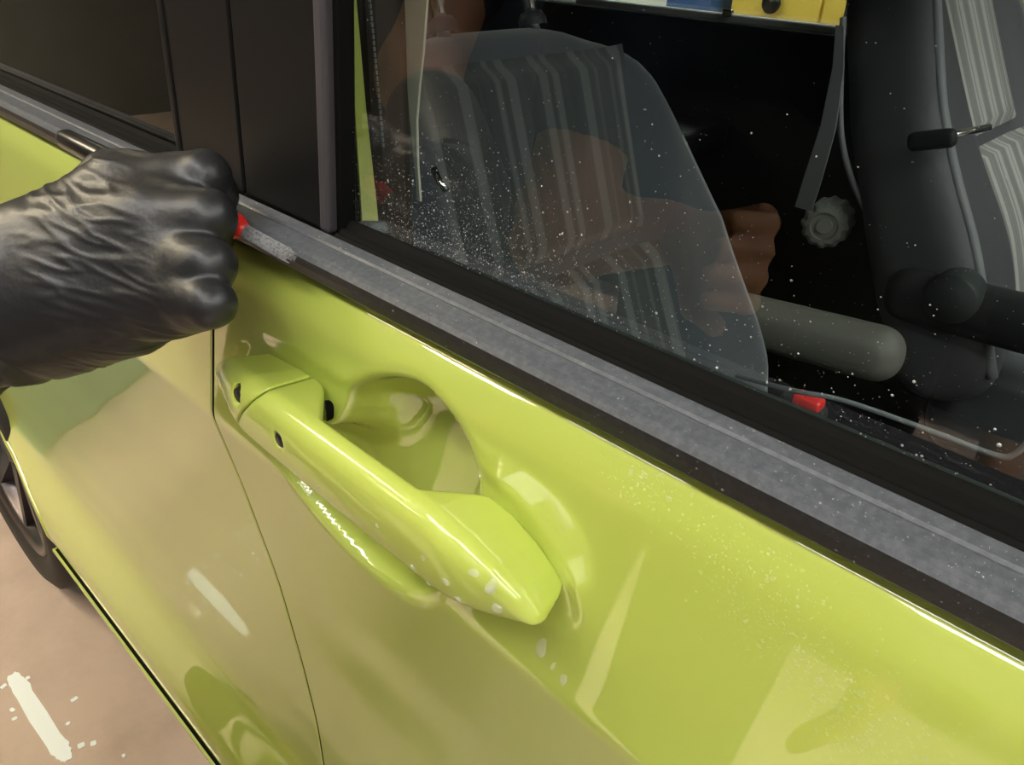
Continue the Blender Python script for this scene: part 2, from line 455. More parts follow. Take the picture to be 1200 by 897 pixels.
def edge_round(fn, xe, sgn):
    """turn the skin inward where it meets a shut line at xe."""
    def g(x, z):
        d = np.clip((x - xe) * sgn, 0, None)
        r = 0.0006
        return fn(x, z) + np.where(d < r, r - np.sqrt(np.maximum(r * r - (r - d) ** 2, 0)), 0) + np.where(d < 1e-5, 0.0015, 0)
    return g
GAPX = -0.389
ZS = lin((0.30, 0.345, 6), (0.345, 0.48, 16), (0.48, 0.86, 26), (0.86, 1.0115, 90))
e_near = list(GAPX + 0.0018 + np.array([0, 0.0002, 0.0004, 0.0006, 0.0010]))
xs_f = np.concatenate([e_near, lin((-0.379, -0.345, 8), (-0.345, -0.10, 140), (-0.10, 0.45, 24))])
door = grid_skin('front_door', xs_f, ZS, edge_round(skin_depth, GAPX + 0.0018, 1), PAINT, car, label='yellow-green front door skin with scooped handle recess')
xs_r = np.concatenate([lin((-1.75, -1.3, 60), (-1.3, -0.98, 130), (-0.98, -0.90, 12), (-0.90, -0.397, 30)), sorted(GAPX - 0.0018 - np.array([0, 0.0002, 0.0004, 0.0006, 0.0010]))])
WHX, WHZ, ARCH = -1.46, 0.29, 0.385
EX, EZ = [-1.80, -1.62, -1.45, -1.28, -1.20, -1.13, -1.07, -1.03], [0.60, 0.585, 0.52, 0.440, 0.420, 0.400, 0.372, 0.30]
def keep_r(x, z): return z > np.interp(x, EX, EZ, right=0.0)
rdoor = grid_skin('rear_door', xs_r, ZS, edge_round(lambda x, z: prof_y(z), GAPX - 0.0018, -1), PAINT, car, keep=keep_r, label='yellow-green rear door and quarter panel')
# jamb seen as the dark shut line
grid_skin('door_jamb', np.linspace(GAPX - 0.006, GAPX + 0.006, 4), ZS, lambda x, z: prof_y(z) + 0.0010, RUBBER, car)
# arch lip
arc = [(p[0], float(prof_y(p[1])) + 0.004, p[1]) for p in catmull(list(zip(EX, EZ)), 6)]
tube('arch_lip', arc, 0.006, PAINT, car, seg=8)
extrude_x('sill_seam', [(0.0025, 0.3570), (0.0025, 0.3582), (0.012, 0.3582), (0.012, 0.3570)], -1.03, 0.45, RUBBER, car)
extrude_x('sill_strip', [(0.0015, 0.3500), (-0.0005, 0.3530), (0.0, 0.3570), (0.012, 0.3575), (0.012, 0.345)], -1.035, 0.45, PAINT, car)
box('arch_liner', (WHX, 0.28, 0.47), (0.80, 0.05, 0.5), RUBBER, car)

# --- handle -------------------------------------------------------
handle = empty('door_handle', (0, 0, 0)); handle.parent = car; handle.location = Vector((-0.22, 0.0, 0.95)) - origin_of(car)
def h_front(x, z):
    yf = -0.0232 + np.where(z < 0.956, 9.0, 16.0) * (z - 0.956) ** 2
    return yf + 0.011 * sstep(0.055, 0.0, x + 0.352) ** 1.3 + 0.010 * sstep(0.05, 0.0, -0.114 - x) ** 1.2
GRIP = [(-0.2500, -0.0095), (-0.1840, -0.0095), (-0.1640, 0.016), (-0.2860, 0.016)]      # hand gap behind the bar, seen from above
def h_sdf(poly, back):
    def fn(g):
        x, y, z = g[..., 0], g[..., 1], g[..., 2]
        d2 = poly_sd(x[:, 0, :], z[:, 0, :] + 0.0, poly)[:, None, :] + 0 * y
        d2 = d2 + np.clip(y + 0.016, 0, 1) * 0.24            # the sides draw in towards the foot
        f = smax(d2, (h_front(x, z) - y) * 0.95, 0.0085)
        f = smax(f, y - back, 0.002)
        gp = poly_sd(x[:, :, 0], y[:, :, 0], GRIP)[:, :, None] + 0 * z
        return smax(f, -gp, 0.003)
    return fn
S0, S1 = np.array((-0.2740, 0.9830)), np.array((-0.3015, 0.9528))
sn_ = np.array((S1[1] - S0[1], -(S1[0] - S0[0]))); sn_ /= np.linalg.norm(sn_)      # normal of the cap seam in the door plane
if sn_[0] < 0: sn_ = -sn_
def cut(side):
    base = h_sdf(H_POLY, 0.012)
    def fn(g):
        s = (g[..., 0] - S0[0]) * sn_[0] + (g[..., 2] - S0[1]) * sn_[1]
        return smax(base(g), (s if side < 0 else -s) + 0.00025, 0.0012)
    return fn
def dig(fn, c, r, depth):
    def f2(g):
        q = np.sqrt(((g[..., 0] - c[0]) / r[0]) ** 2 + ((g[..., 2] - c[2]) / r[1]) ** 2)
        hole = np.maximum((q - 1) * min(r), (g[..., 1] - (c[1] + depth)))
        return smax(fn(g), -hole, 0.001)
    return f2
BUT = (-0.2668, -0.0208, 0.9560); KEY = (-0.3035, -0.0215, 0.9625)
sdf_mesh('handle_grip', dig(cut(1), BUT, (0.0036, 0.0040), 0.006), (-0.31, -0.032, 0.925), (-0.100, 0.018, 0.990), 0.0009, HPAINT, handle)
sdf_mesh('handle_end_cap', dig(cut(-1), KEY, (0.0034, 0.0056), 0.006), (-0.358, -0.032, 0.925), (-0.275, 0.018, 0.990), 0.0009, HPAINT, handle)
lathe('handle_button', [(0, -0.0), (0.0028, 0.0), (0.0036, 0.0006), (0.0037, 0.004)], (BUT[0], BUT[1] - 0.0020, BUT[2]), (0, 1, 0), BLACKP, handle, seg=20, label='small round black button on the handle')
lathe('lock_hole', [(0, 0.0), (0.0036, 0.0), (0.0040, 0.003)], (KEY[0], KEY[1] + 0.0002, KEY[2]), (0, 1, 0), DARKSPOT, handle, seg=20, label='dark lock opening in the end cap')
# pivot leg in the gap at the front of the rear block
box('handle_stem', (-0.277, 0.009, 0.953), (0.007, 0.010, 0.010), RUBBER, handle, bev=0.003, label='black stem behind the grip')

# --- mouldings, seal, glass, pillars --------------------------------
def gy(z): return 0.050 + 0.01 * (z - 1.03)
def rake(z): return 0.085 * (z - 1.03)      # the pillars lean forward a little towards the roof
MPROF = [(0.034, 1.0085), (0.0225, 1.0115), (0.0195, 1.0145), (0.0188, 1.019), (0.0190, 1.0225), (0.0205, 1.0245), (0.0225, 1.0255), (0.0300, 1.0270), (0.0315, 1.0266), (0.0325, 1.0275), (0.0375, 1.0285), (0.040, 1.0270), (0.040, 1.0085)]
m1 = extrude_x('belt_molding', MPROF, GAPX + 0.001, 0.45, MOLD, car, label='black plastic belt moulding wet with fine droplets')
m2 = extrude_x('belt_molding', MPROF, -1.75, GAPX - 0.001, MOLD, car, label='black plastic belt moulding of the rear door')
for mo in (m1, m2):                          # overhead sheen painted as paler grey on the black moulding's top faces
    mo.data.materials.append(MOLDSHEEN)
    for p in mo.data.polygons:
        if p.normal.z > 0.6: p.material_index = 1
SPROF = [(0.039, 1.006), (0.039, 1.0275), (0.0405, 1.0290), (0.0420, 1.0285), (0.0430, 1.0300), (0.0450, 1.0305), (0.0460, 1.0297), (0.0472, 1.0315), (0.0492, 1.0330), (0.0505, 1.0335), (0.0505, 1.006)]
extrude_x('window_seal', SPROF, -0.303, 0.45, RUBBER, car, label='ridged black rubber seal along the glass')
extrude_x('window_seal', SPROF, -1.75, -0.472, RUBBER, car)

def leaned(name, x0, x1, z0, z1, yo, th, m, parent, bev=0.0, **k):
    """a slab standing in the plane of the glass, pushed outward by yo."""
    vs = [(x + rake(z), gy(z) - yo + t, z) for t in (0, th) for z in (z0, z1) for x in (x0, x1)]
    bm = bmesh.new(); bv = [bm.verts.new(v) for v in vs]
    for f in ((0, 1, 3, 2), (4, 6, 7, 5), (0, 2, 6, 4), (1, 5, 7, 3), (0, 4, 5, 1), (2, 3, 7, 6)): bm.faces.new([bv[i] for i in f])
    o = from_bm(name, bm, m, parent, **k)
    if bev:
        b = o.modifiers.new('bev', 'BEVEL'); b.width = bev; b.segments = 3
    return o
ZT = 1.50
leaned('front_window_glass', -0.310, 0.44, 1.006, ZT, 0.0, 0.0035, GLASS, car, label='clear front door glass speckled with water')
leaned('rear_window_glass', -1.70, -0.455, 1.006, ZT, 0.0, 0.0035, PRIV, car, label='dark tinted rear door glass')
leaned('window_frame', -0.389 + 0.0010, -0.3145, 1.027, ZT, 0.0085, 0.02, BLACKTRIM, car, bev=0.0015, label='satin black front door frame panel')
leaned('window_frame', -0.459, -0.389 - 0.0010, 1.027, ZT, 0.0085, 0.02, BLACKTRIM, car, bev=0.0015, label='satin black rear door frame panel')
leaned('frame_trim', -0.3155, -0.3075, 1.027, ZT, 0.0105, 0.014, STRIP, car, bev=0.002, label='slim grey rubber trim beside the front glass')
leaned('glass_run_seal', -0.3085, -0.3035, 1.027, ZT, 0.0055, 0.008, RUBBER, car)
leaned('frame_trim', -0.467, -0.4575, 1.027, ZT, 0.0095, 0.014, BLACKTRIM, car, bev=0.003, label='slim dark trim beside the rear glass')
leaned('frame_gap', -0.389 - 0.0016, -0.389 + 0.0016, 1.027, ZT, 0.006, 0.01, STRIP, car)
# inner belt trim of the front door, seen through the glass
extrude_x('inner_belt_trim', [(0.062, 1.000), (0.068, 1.0095), (0.098, 1.0065), (0.104, 1.000), (0.108, 0.80), (0.062, 0.80)], -0.30, 0.45, CABIN2, car, label='dark teal inner door trim')
box('inner_door_panel', (0.05, 0.115, 0.62), (0.72, 0.02, 0.74), CABIN, car, bev=0.006)
# painted body flange and pillar trim just inside the glass
def strip(name, pts, w, th, m, parent, **k):
    """ribbon along pts, w wide along x, th thick."""
    vs, fs = [], []
    for p, ww, hh in zip(pts, w, th if hasattr(th, '__len__') else [th] * len(w)):
        for dx, dy in ((-ww / 2, 0), (ww / 2, 0), (ww / 2, hh), (-ww / 2, hh)):
            vs.append((p[0] + dx, p[1] + dy, p[2]))
    n = len(pts)
    for i in range(n - 1):
        for q in range(4): fs.append((4 * i + q, 4 * i + (q + 1) % 4, 4 * i + 4 + (q + 1) % 4, 4 * i + 4 + q))
    fs += [(3, 2, 1, 0), (4 * n - 4, 4 * n - 3, 4 * n - 2, 4 * n - 1)]
    bm = bmesh.new(); bv = [bm.verts.new(v) for v in vs]
    for f in fs: bm.faces.new([bv[i] for i in f])
    return from_bm(name, bm, m, parent, **k)
strip('body_flange', [(-0.3579, 0.0950, 1.0059), (-0.3577, 0.0950, 1.0232), (-0.3581, 0.0950, 1.0701), (-0.3593, 0.0950, 1.1238), (-0.3605, 0.0950, 1.1745)], [0.0015] * 5, [0.0115, 0.0105, 0.0075, 0.0062, 0.006], PAINT, car, label='narrow yellow-green body flange behind the glass')
box('flange_clip', (-0.3376, 0.0850, 1.0117), (0.022, 0.012, 0.007), PIPING, car, bev=0.002, rot=Matrix.Rotation(-0.25, 3, 'Y'))
box('inner_pillar_trim', (-0.445, 0.125, 1.22), (0.17, 0.03, 0.56), BROWNTRIM, car, bev=0.01, label='dark brown pillar trim with a stitched seam')
for i in range(26):
    p = Vector((-0.3554, 0.1070, 1.1238)).lerp(Vector((-0.3497, 0.1070, 1.0517)), i / 25.0)
    if i < 26: box('stitch', p, (0.0012, 0.0012, 0.0022), PIPING, car)
box('pillar_base', (-0.44, 0.15, 0.70), (0.20, 0.08, 0.42), CABIN, car, bev=0.01)
# belt webbing: broad above, twisting to its edge below
bp = [(-0.3506, 0.1350, 1.1803), (-0.3527, 0.1350, 1.1471), (-0.3544, 0.1350, 1.1231), (-0.3555, 0.1350, 1.0975), (-0.3563, 0.1350, 1.0795), (-0.3571, 0.1350, 1.0607), (-0.3558, 0.1350, 1.0364), (-0.3536, 0.1350, 1.0131)]
bw = [0.032, 0.028, 0.022, 0.0165, 0.0105, 0.006, 0.0032, 0.0022]
strip('seat_belt', bp, bw, 0.0015, BELT, car, label='beige seat belt hanging twisted beside the seat')
tube('belt_guide', [(-0.3570, 0.1500, 1.0300), (-0.3516, 0.1500, 1.0228), (-0.3454, 0.1500, 1.0190)], 0.0022, CHROME, car, seg=8, label='small bright metal pin')

# --- seats ----------------------------------------------------------
def seat_frame(base, lean, lift=0.0):
    """local frame: u across (car left), v up the backrest, w out of its front face."""
    v = Vector((-math.sin(lean), 0, math.cos(lean))); w = Vector((math.cos(lean), 0, math.sin(lean)))
    return Vector(base), Vector((0, 1, 0)), v, w

def bow(u, v, hw):
    """front face height over the backrest's mid plane: flat insert between raised bolsters, dished lumbar."""
    u = np.abs(u)
    return 0.035 + 0.030 * sstep(0.10, 0.16, u) + 0.014 * np.exp(-((v - 0.16) / 0.10) ** 2)

def half_width(v): return np.interp(v, [0.0, 0.15, 0.35, 0.48, 0.56, 0.60], [0.29, 0.298, 0.255, 0.190, 0.145, 0.11])

def make_seat(label, base, lean, stripe, side_col, dims=(0.60, 0.0035), fab=None, mirror=1):
    st = empty('front_seat', (0, 0, 0)); st.parent = car; st.location = Vector(base) - origin_of(car)
    tag(st, label)
    O, U, Vv, Wv = seat_frame(base, lean)
    Um, Vm, Wm = np.array(U), np.array(Vv), np.array(Wv)
    def to_w(u, v, w): return O + U * u + Vv * v + Wv * w
    def place(o):                            # local (u, v, w) -> world, keeping the object's own axes for its print
        o.matrix_parent_inverse = Matrix.Identity(4)
        R = Matrix((U, Vv, Wv)).transposed().to_4x4()
        o.location = (0, 0, 0); o.rotation_mode = 'QUATERNION'; o.rotation_quaternion = R.to_quaternion()
        return o
    T = dims[0]
    def sd(g):
        u, v, w = g[..., 0], g[..., 1], g[..., 2]
        hw = half_width(v * 0.60 / T)
        f = smax(np.abs(u) - hw, smax(w - bow(u, v, hw), -w - 0.055, 0.03), 0.045)
        return smax(f, smax(v - T, -v - 0.02, 0.02), 0.07)
    place(sdf_mesh('backrest', sd, (-0.30, -0.06, -0.09), (0.30, T + 0.05, 0.13), 0.0075, side_col, st))
    SPL = 0.32 if dims[1] < 0.005 else 0.29
    # striped inserts laid on the front face
    def insert(name, v0, v1, u1, off, m):
        us = np.linspace(-u1, u1, 61); vv = np.linspace(v0, v1, 30)
        Ug, Vg = np.meshgrid(us, vv, indexing='ij')
        rib = 0.0016 * np.abs(np.sin(Ug * 340 / 2))
        edge = np.minimum(sstep(0, 0.02, u1 - np.abs(Ug)), np.minimum(sstep(0, 0.02, Vg - v0), sstep(0, 0.02, v1 - Vg)))
        Wg = bow(Ug, Vg, 0.2) - 0.004 + (off + rib) * edge + 0.0015
        vs = np.stack([Ug, Vg, Wg], -1).reshape(-1, 3); n = len(vv)
        fs = [(i * n + j, (i + 1) * n + j, (i + 1) * n + j + 1, i * n + j + 1) for i in range(len(us) - 1) for j in range(n - 1)]
        return place(raw(name, vs, fs, m, st))
    insert('backrest_insert', SPL + 0.008, T - 0.035, 0.125, 0.012, stripe)
    insert('lumbar_insert', 0.03, SPL, 0.135, 0.016, stripe)
    # piping along the bolster edge on the camera's side and the other side
    for s in ((-1, 1) if dims[1] > 0.005 else (1,)):
        pts = []
        for v in np.linspace(0.02, T - (0.04 if dims[1] > 0.005 else 0.13), 26):
            hw = float(half_width(v * 0.60 / T)); pts.append((s * (hw - 0.024), v, float(bow(np.array(hw - .02), v, hw)) - 0.006))
        place(tube('piping', pts, dims[1] if len(dims) > 1 else 0.0035, PIPING, st, seg=8))
    # cushion
    def sdc(g):
        u, v, w = g[..., 0], g[..., 1], g[..., 2]
        d = np.maximum(np.maximum(np.abs(u) - 0.24, np.abs(v - 0.22) - 0.27), np.abs(w) - 0.055 - 0.02 * sstep(0.12, 0.2, np.abs(u)))
        q = np.stack([np.abs(u) - 0.20, np.abs(v - 0.22) - 0.23, np.abs(w) - 0.02 - 0.02 * sstep(0.12, 0.2, np.abs(u))], -1)
        return np.linalg.norm(np.maximum(q, 0), axis=-1) + np.minimum(q.max(-1), 0) - 0.045
    c = sdf_mesh('cushion', sdc, (-0.28, -0.09, -0.12), (0.28, 0.53, 0.12), 0.012, side_col, st)
    c.location = (0, 0, 0); c.rotation_mode = 'XYZ'
    c.matrix_basis = Matrix.Translation((0.03, 0, -0.02)) @ Matrix(((0, 1, 0, 0), (1, 0, 0, 0), (0, 0, 1, 0), (0, 0, 0, 1)))
    # head restraint on two chrome posts
    for u in (-0.055, 0.055):
        place(tube('headrest_post', [(u, T - 0.03, 0.0), (u, T + 0.12, 0.0)], 0.006, CHROME, st, seg=12))
        place(lathe('post_collar', [(0.0, 0.012), (0.010, 0.012), (0.013, 0.006), (0.013, 0.0)], (u, T - 0.006, 0.0), (0, 1, 0), CABIN, st, seg=16))
    def sdh(g):
        q = np.stack([np.abs(g[..., 0]) - 0.09, np.abs(g[..., 1] - (T + 0.17)) - 0.05, np.abs(g[..., 2]) - 0.02], -1)
        return np.linalg.norm(np.maximum(q, 0), axis=-1) + np.minimum(q.max(-1), 0) - 0.035
    place(sdf_mesh('headrest', sdh, (-0.15, T + 0.06, -0.08), (0.15, T + 0.28, 0.08), 0.01, side_col, st))
    return st, place, to_w

near, nplace, nw = make_seat('near front seat in dark striped cloth', (-0.345, 0.358, 0.575), 0.33, STRIPES, FABRIC, (0.54, 0.0035))
far, fplace, fw = make_seat('far front seat with lighter striped cloth and grey piping', (-0.170, 1.13, 0.65), 0.50, STRIPES2, SIDEFAB, (0.62, 0.007))

def rbox(name, c, half, r, m, parent, rot=None, h=0.006, place=None, **k):
    """soft-cornered block."""
    half = np.array(half)
    Rm = np.array(rot) if rot is not None else np.eye(3)
    cc = np.array(c)
    def sd(g):
        p = (g - cc) @ Rm
        q = np.abs(p) - (half - r)
        return np.linalg.norm(np.maximum(q, 0), axis=-1) + np.minimum(q.max(-1), 0) - r
    b = np.linalg.norm(half) + 0.02
    return sdf_mesh(name, sd, cc - b, cc + b, h, m, parent, **k)
RY = lambda a: Matrix.Rotation(a, 3, 'Y')
rbox('armrest', (-0.345, 0.735, 0.725), (0.145, 0.032, 0.034), 0.03, ARMREST, near, rot=RY(-0.10), label='padded grey armrest folded down')
rbox('belt_buckle', (-0.262, 0.625, 0.685), (0.028, 0.012, 0.018), 0.008, CABIN, near, h=0.003)
rbox('buckle_button', (-0.256, 0.621, 0.706), (0.017, 0.011, 0.008), 0.006, RED, near, h=0.0018, label='red belt buckle button')
tube('cushion_piping', catmull([(-0.3232, 0.5600, 0.7353), (-0.2329, 0.5000, 0.7807), (-0.1846, 0.5000, 0.7913), (-0.1093, 0.5000, 0.7955), (-0.0586, 0.5000, 0.7970), (-0.0452, 0.5000, 0.8050), (-0.0387, 0.5000, 0.8310)], 6), 0.0025, PIPING, near, seg=8)
# far seat's own fittings
kv, kf = [], []
KC = Vector((-0.3881, 0.9000, 0.8194)); KA = Vector((0.25, -1, 0.12)).normalized(); KB = KA.cross(Vector((0, 0, 1))).normalized(); KD = KA.cross(KB)
KP = [(0.0, .034), (.010, .034), (.011, .031), (.017, .031), (.0185, .034), (.026, .032), (.031, .026), (.033, .016), (.033, -.03)]
for i, (r, hh) in enumerate(KP):
    for q in range(48):
        rr = r - (0.0022 if i >= 5 and (q // 2) % 2 else 0.0); an = 2 * math.pi * q / 48
        kv.append(KC + KA * hh + (KB * math.cos(an) + KD * math.sin(an)) * rr)
for i in range(len(KP) - 1):
    for q in range(48): kf.append((i * 48 + q, i * 48 + (q + 1) % 48, (i + 1) * 48 + (q + 1) % 48, (i + 1) * 48 + q))
raw('recliner_knob', kv, kf, KNOB, far, smooth=False, label='pale ribbed round recliner knob')
strip('buckle_strap', [(-0.4196, 0.8600, 1.0690), (-0.4092, 0.8600, 1.0216), (-0.4040, 0.8600, 0.9504), (-0.4080, 0.8600, 0.8832), (-0.4110, 0.8600, 0.8415)], [0.010, 0.014, 0.020, 0.024, 0.024], 0.003, PIPING, far, label='grey webbing strap hanging at the seat side')
tube('seat_edge_piping', catmull([(-0.4240, 0.8750, 1.0774), (-0.4095, 0.8750, 1.0103), (-0.3897, 0.8750, 0.9402), (-0.3592, 0.8750, 0.8859), (-0.3191, 0.8750, 0.8388), (-0.2917, 0.8750, 0.8055), (-0.2812, 0.8750, 0.7727)], 5), 0.004, PIPING, far, seg=8)
rbox('lever_paddle', (-0.2656, 0.8150, 0.9683), (0.026, 0.008, 0.011), 0.007, CABIN, far, h=0.003, rot=RY(-0.3))
tube('recline_lever', [(-0.2718, 0.8150, 0.9671), (-0.2550, 0.8300, 0.9719), (-0.2247, 0.8700, 0.9824)], [0.006, 0.0045, 0.004], CHROME, far, seg=10, label='bright lever reaching across the seat side')
rbox('far_armrest', (-0.14, 0.835, 0.785), (0.13, 0.03, 0.034), 0.028, CABIN, far, rot=RY(-0.05))
lathe('armrest_pivot', [(0, -0.012), (0.018, -0.012), (0.020, -0.009), (0.027, -0.009), (0.030, -0.004), (0.030, 0.03)], (-0.1879, 0.8000, 0.8030), (0, 1, 0), CABIN2, far, seg=28)

# --- cabin shell ------------------------------------------------------
box('cabin_floor', (-0.6, 0.75, 0.36), (2.4, 1.36, 0.03), CABIN, car)
box('roof', (-0.78, 0.75, 1.66), (2.05, 1.30, 0.05), PAINT, car, bev=0.02)
box('headliner', (-0.78, 0.75, 1.62), (1.98, 1.24, 0.02), CABIN, car)
box('cantrail', (-0.65, 0.125, 1.56), (2.3, 0.09, 0.14), BLACKTRIM, car, bev=0.02)
box('cantrail', (-0.65, 1.40, 1.56), (2.3, 0.09, 0.14), BLACKTRIM, car, bev=0.02)
far_door = box('far_door_panel', (-0.65, 1.395, 0.69), (2.3, 0.06, 0.64), CABIN, car, bev=0.01)
box('far_window_sill', (-0.93, 1.358, 1.016), (0.62, 0.018, 0.016), LAMPF, car, bev=0.004, label='bright metal sill strip of the far window')
box('far_window_sill', (0.0, 1.358, 1.016), (0.9, 0.018, 0.016), LAMPF, car, bev=0.004)
box('sill_catch', (-0.8437, 1.3400, 1.0266), (0.022, 0.012, 0.014), CHROME, car, bev=0.004)
box('far_window_glass', (-0.65, 1.405, 1.25), (2.2, 0.004, 0.5), GLASS, car)
box('far_pillar', (-0.565, 1.40, 1.25), (0.075, 0.05, 0.5), CABIN2, car, bev=0.008)
box('far_pillar_trim', (-0.612, 1.37, 1.25), (0.02, 0.03, 0.48), WHITE, car, bev=0.004)
box('tailgate', (-1.78, 0.75, 0.98), (0.05, 1.30, 1.3), CABIN, car)
box('rear_load_cover', (-1.25, 0.75, 0.80), (0.9, 1.20, 0.05), CABIN, car, bev=0.01)

# --- rear wheel --------------------------------------------------------
wheel = empty('rear_wheel', (0, 0, 0)); wheel.parent = car; wheel.location = Vector((WHX, 0.10, WHZ)) - origin_of(car)
wheel['label'] = 'dark five-spoke rear wheel with black tyre'
wc = (WHX, 0.10, WHZ)
lathe('tire', [(0.205, -0.062), (0.225, -0.074), (0.262, -0.078), (0.283, -0.068), (0.290, -0.045), (0.290, 0.06), (0.27, 0.08), (0.205, 0.075)], wc, (0, 1, 0), TIRE, wheel, seg=72)
lathe('rim', [(0.208, -0.060), (0.214, -0.070), (0.206, -0.072), (0.195, -0.058), (0.188, -0.02), (0.188, 0.06)], wc, (0, 1, 0), RIM, wheel, seg=64)
lathe('hub', [(0, -0.052), (0.028, -0.052), (0.034, -0.046), (0.06, -0.03), (0.065, 0.0)], wc, (0, 1, 0), RIM, wheel, seg=32)
lathe('brake_disc', [(0, 0.02), (0.13, 0.02), (0.135, 0.03)], wc, (0, 1, 0), CABIN, wheel, seg=32)
for i in range(10):
    a = 2 * math.pi * i / 10 + 0.2
    bm = bmesh.new()
    R = Matrix.Rotation(-a, 3, 'Y')
    vs = [bm.verts.new(Vector(wc) + R @ Vector(p)) for p in [(0.04, -0.046, -0.013), (0.04, -0.046, 0.013), (0.20, -0.060, 0.009), (0.20, -0.060, -0.009), (0.04, -0.02, -0.017), (0.04, -0.02, 0.017), (0.20, -0.035, 0.013), (0.20, -0.035, -0.013)]]
    for f in ((0, 1, 2, 3), (4, 5, 1, 0), (5, 6, 2, 1), (6, 7, 3, 2), (7, 4, 0, 3), (7, 6, 5, 4)): bm.faces.new([vs[q] for q in f])
    from_bm('spoke', bm, RIM, wheel)

# ------------------------------------------------------------------ stores along the far wall, seen through the far windows
cab = empty('storage_cabinet', (-1.5, 3.3, 0), 'yellow enamel storage cabinet with black round knobs, seen through the far window', 'cabinet')
box('carcass', (-1.42, 3.35, 0.55), (0.80, 0.5, 1.1), YELLOW, cab, bev=0.01)
for i, cx in enumerate((-1.62, -1.22)):
    box('cabinet_door', (cx, 3.09, 0.56), (0.385, 0.02, 1.0), YELLOW, cab, bev=0.006)
    lathe('knob', [(0, -0.03), (0.035, -0.03), (0.04, -0.02), (0.034, 0.0), (0.02, 0.02)], (cx + (-0.02 if i else 0.0), 3.07, 0.925), (0, 1, 0), BLACKP, cab, seg=20)
c2 = empty('storage_cabinet', (-0.6, 3.3, 0), 'tall yellow enamel cabinet beyond the far front seat', 'cabinet')
box('carcass', (-0.55, 3.35, 0.75), (0.80, 0.5, 1.5), YELLOW, c2, bev=0.01)
box('cabinet_door', (-0.55, 3.09, 0.75), (0.74, 0.02, 1.4), YELLOW, c2, bev=0.006)
wb = empty('wall_board', (-2.6, 3.4, 0), 'white standing panel left of the yellow cabinet, seen through the far window', 'panel')
box('board', (-2.55, 3.35, 0.62), (0.75, 0.06, 1.24), WHITE, wb, bev=0.008)
box('board_foot', (-2.55, 3.35, 0.02), (0.75, 0.3, 0.03), LAMPF, wb, bev=0.004)
cr_ = empty('plastic_bin', (-2.0, 3.2, 0), 'tall blue plastic bin between the white panel and the yellow cabinet', 'bin')
for dx, dy, sx, sy in ((-.1, 0, .02, .3), (.1, 0, .02, .3), (0, -.15, .22, .02), (0, .15, .22, .02)):
    box('bin_side', (-2.0 + dx, 3.2 + dy, 0.52), (sx, sy, 1.0), BLUE, cr_, bev=0.004)
box('bin_base', (-2.0, 3.2, 0.03), (0.2, 0.3, 0.02), BLUE, cr_)

bk = empty('bucket', (-1.98, -0.15, 0), 'light blue plastic bucket standing beside the rear of the car', 'bucket')
lathe('pail', [(0, 0.0), (0.105, 0.0), (0.11, 0.01), (0.14, 0.28), (0.15, 0.285), (0.15, 0.30), (0.135, 0.30), (0.105, 0.012), (0, 0.012)], (-1.98, -0.15, 0.001), (0, 0, 1), mat('bucket_plastic', (0.25, 0.62, 0.66), rough=0.4), bk, seg=40)
tube('bail', [Vector((-1.98 + 0.15 * math.cos(a), -0.15, 0.29 + 0.13 * math.sin(a))) for a in np.linspace(0, math.pi, 16)], 0.003, CHROME, bk, seg=8)
ss = empty('step_stool', (-0.74, -0.32, 0), 'black folding step stool with yellow tread edges on the floor by the car', 'stool')
for k, (y0, z0) in enumerate(((-0.25, 0.16), (-0.36, 0.34))):
    tr = box('tread', (-0.74, y0, z0), (0.34, 0.12, 0.03), BLACKP, ss, bev=0.004)
    box('tread_edge', (-0.74, y0 + 0.063, z0), (0.34, 0.012, 0.034), YELLOW, tr, bev=0.003)
for dx in (-0.16, 0.16):
    tube('leg', [(-0.74 + dx, -0.20, 0.012), (-0.74 + dx, -0.36, 0.33)], 0.011, BLACKP, ss, seg=10)
    tube('leg', [(-0.74 + dx, -0.49, 0.012), (-0.74 + dx, -0.36, 0.33)], 0.011, BLACKP, ss, seg=10)

# unseen dark cabinets, added to block bright floor reflection in the window glass
for i, (cx, lab) in enumerate(((-2.0, 'added black cabinet blocking floor reflection, behind the two people, nearer the rear of the car'), (-0.6, 'added black cabinet blocking floor reflection, directly behind the person in the blue shirt'), (0.8, 'added black cabinet blocking floor reflection, level with the front of the car'))):
    t = empty('blocker_cabinet', (cx, -2.25, 0), lab, 'cabinet', 'dark cabinets added to block floor reflection')
    box('carcass', (cx, -2.25, 0.55), (1.3, 0.55, 1.0), BLACKTRIM, t, bev=0.01)
    box('worktop', (cx, -2.25, 1.07), (1.34, 0.6, 0.04), CABIN, t, bev=0.006)
    for k in range(4):
        dr = box('drawer', (cx, -1.965, 0.20 + 0.235 * k), (1.22, 0.02, 0.215), CABIN, t, bev=0.004)
        box('drawer_pull', (cx, -1.945, 0.28 + 0.235 * k), (0.9, 0.02, 0.015), CABIN2, dr, bev=0.003)
    for dx in (-0.55, 0.55):
        for dy in (-0.2, 0.2): lathe('caster', [(0, -0.02), (0.03, -0.02), (0.03, 0.02), (0, 0.02)], (cx + dx, -2.25 + dy, 0.03), (0, 1, 0), RUBBER, t, seg=16)

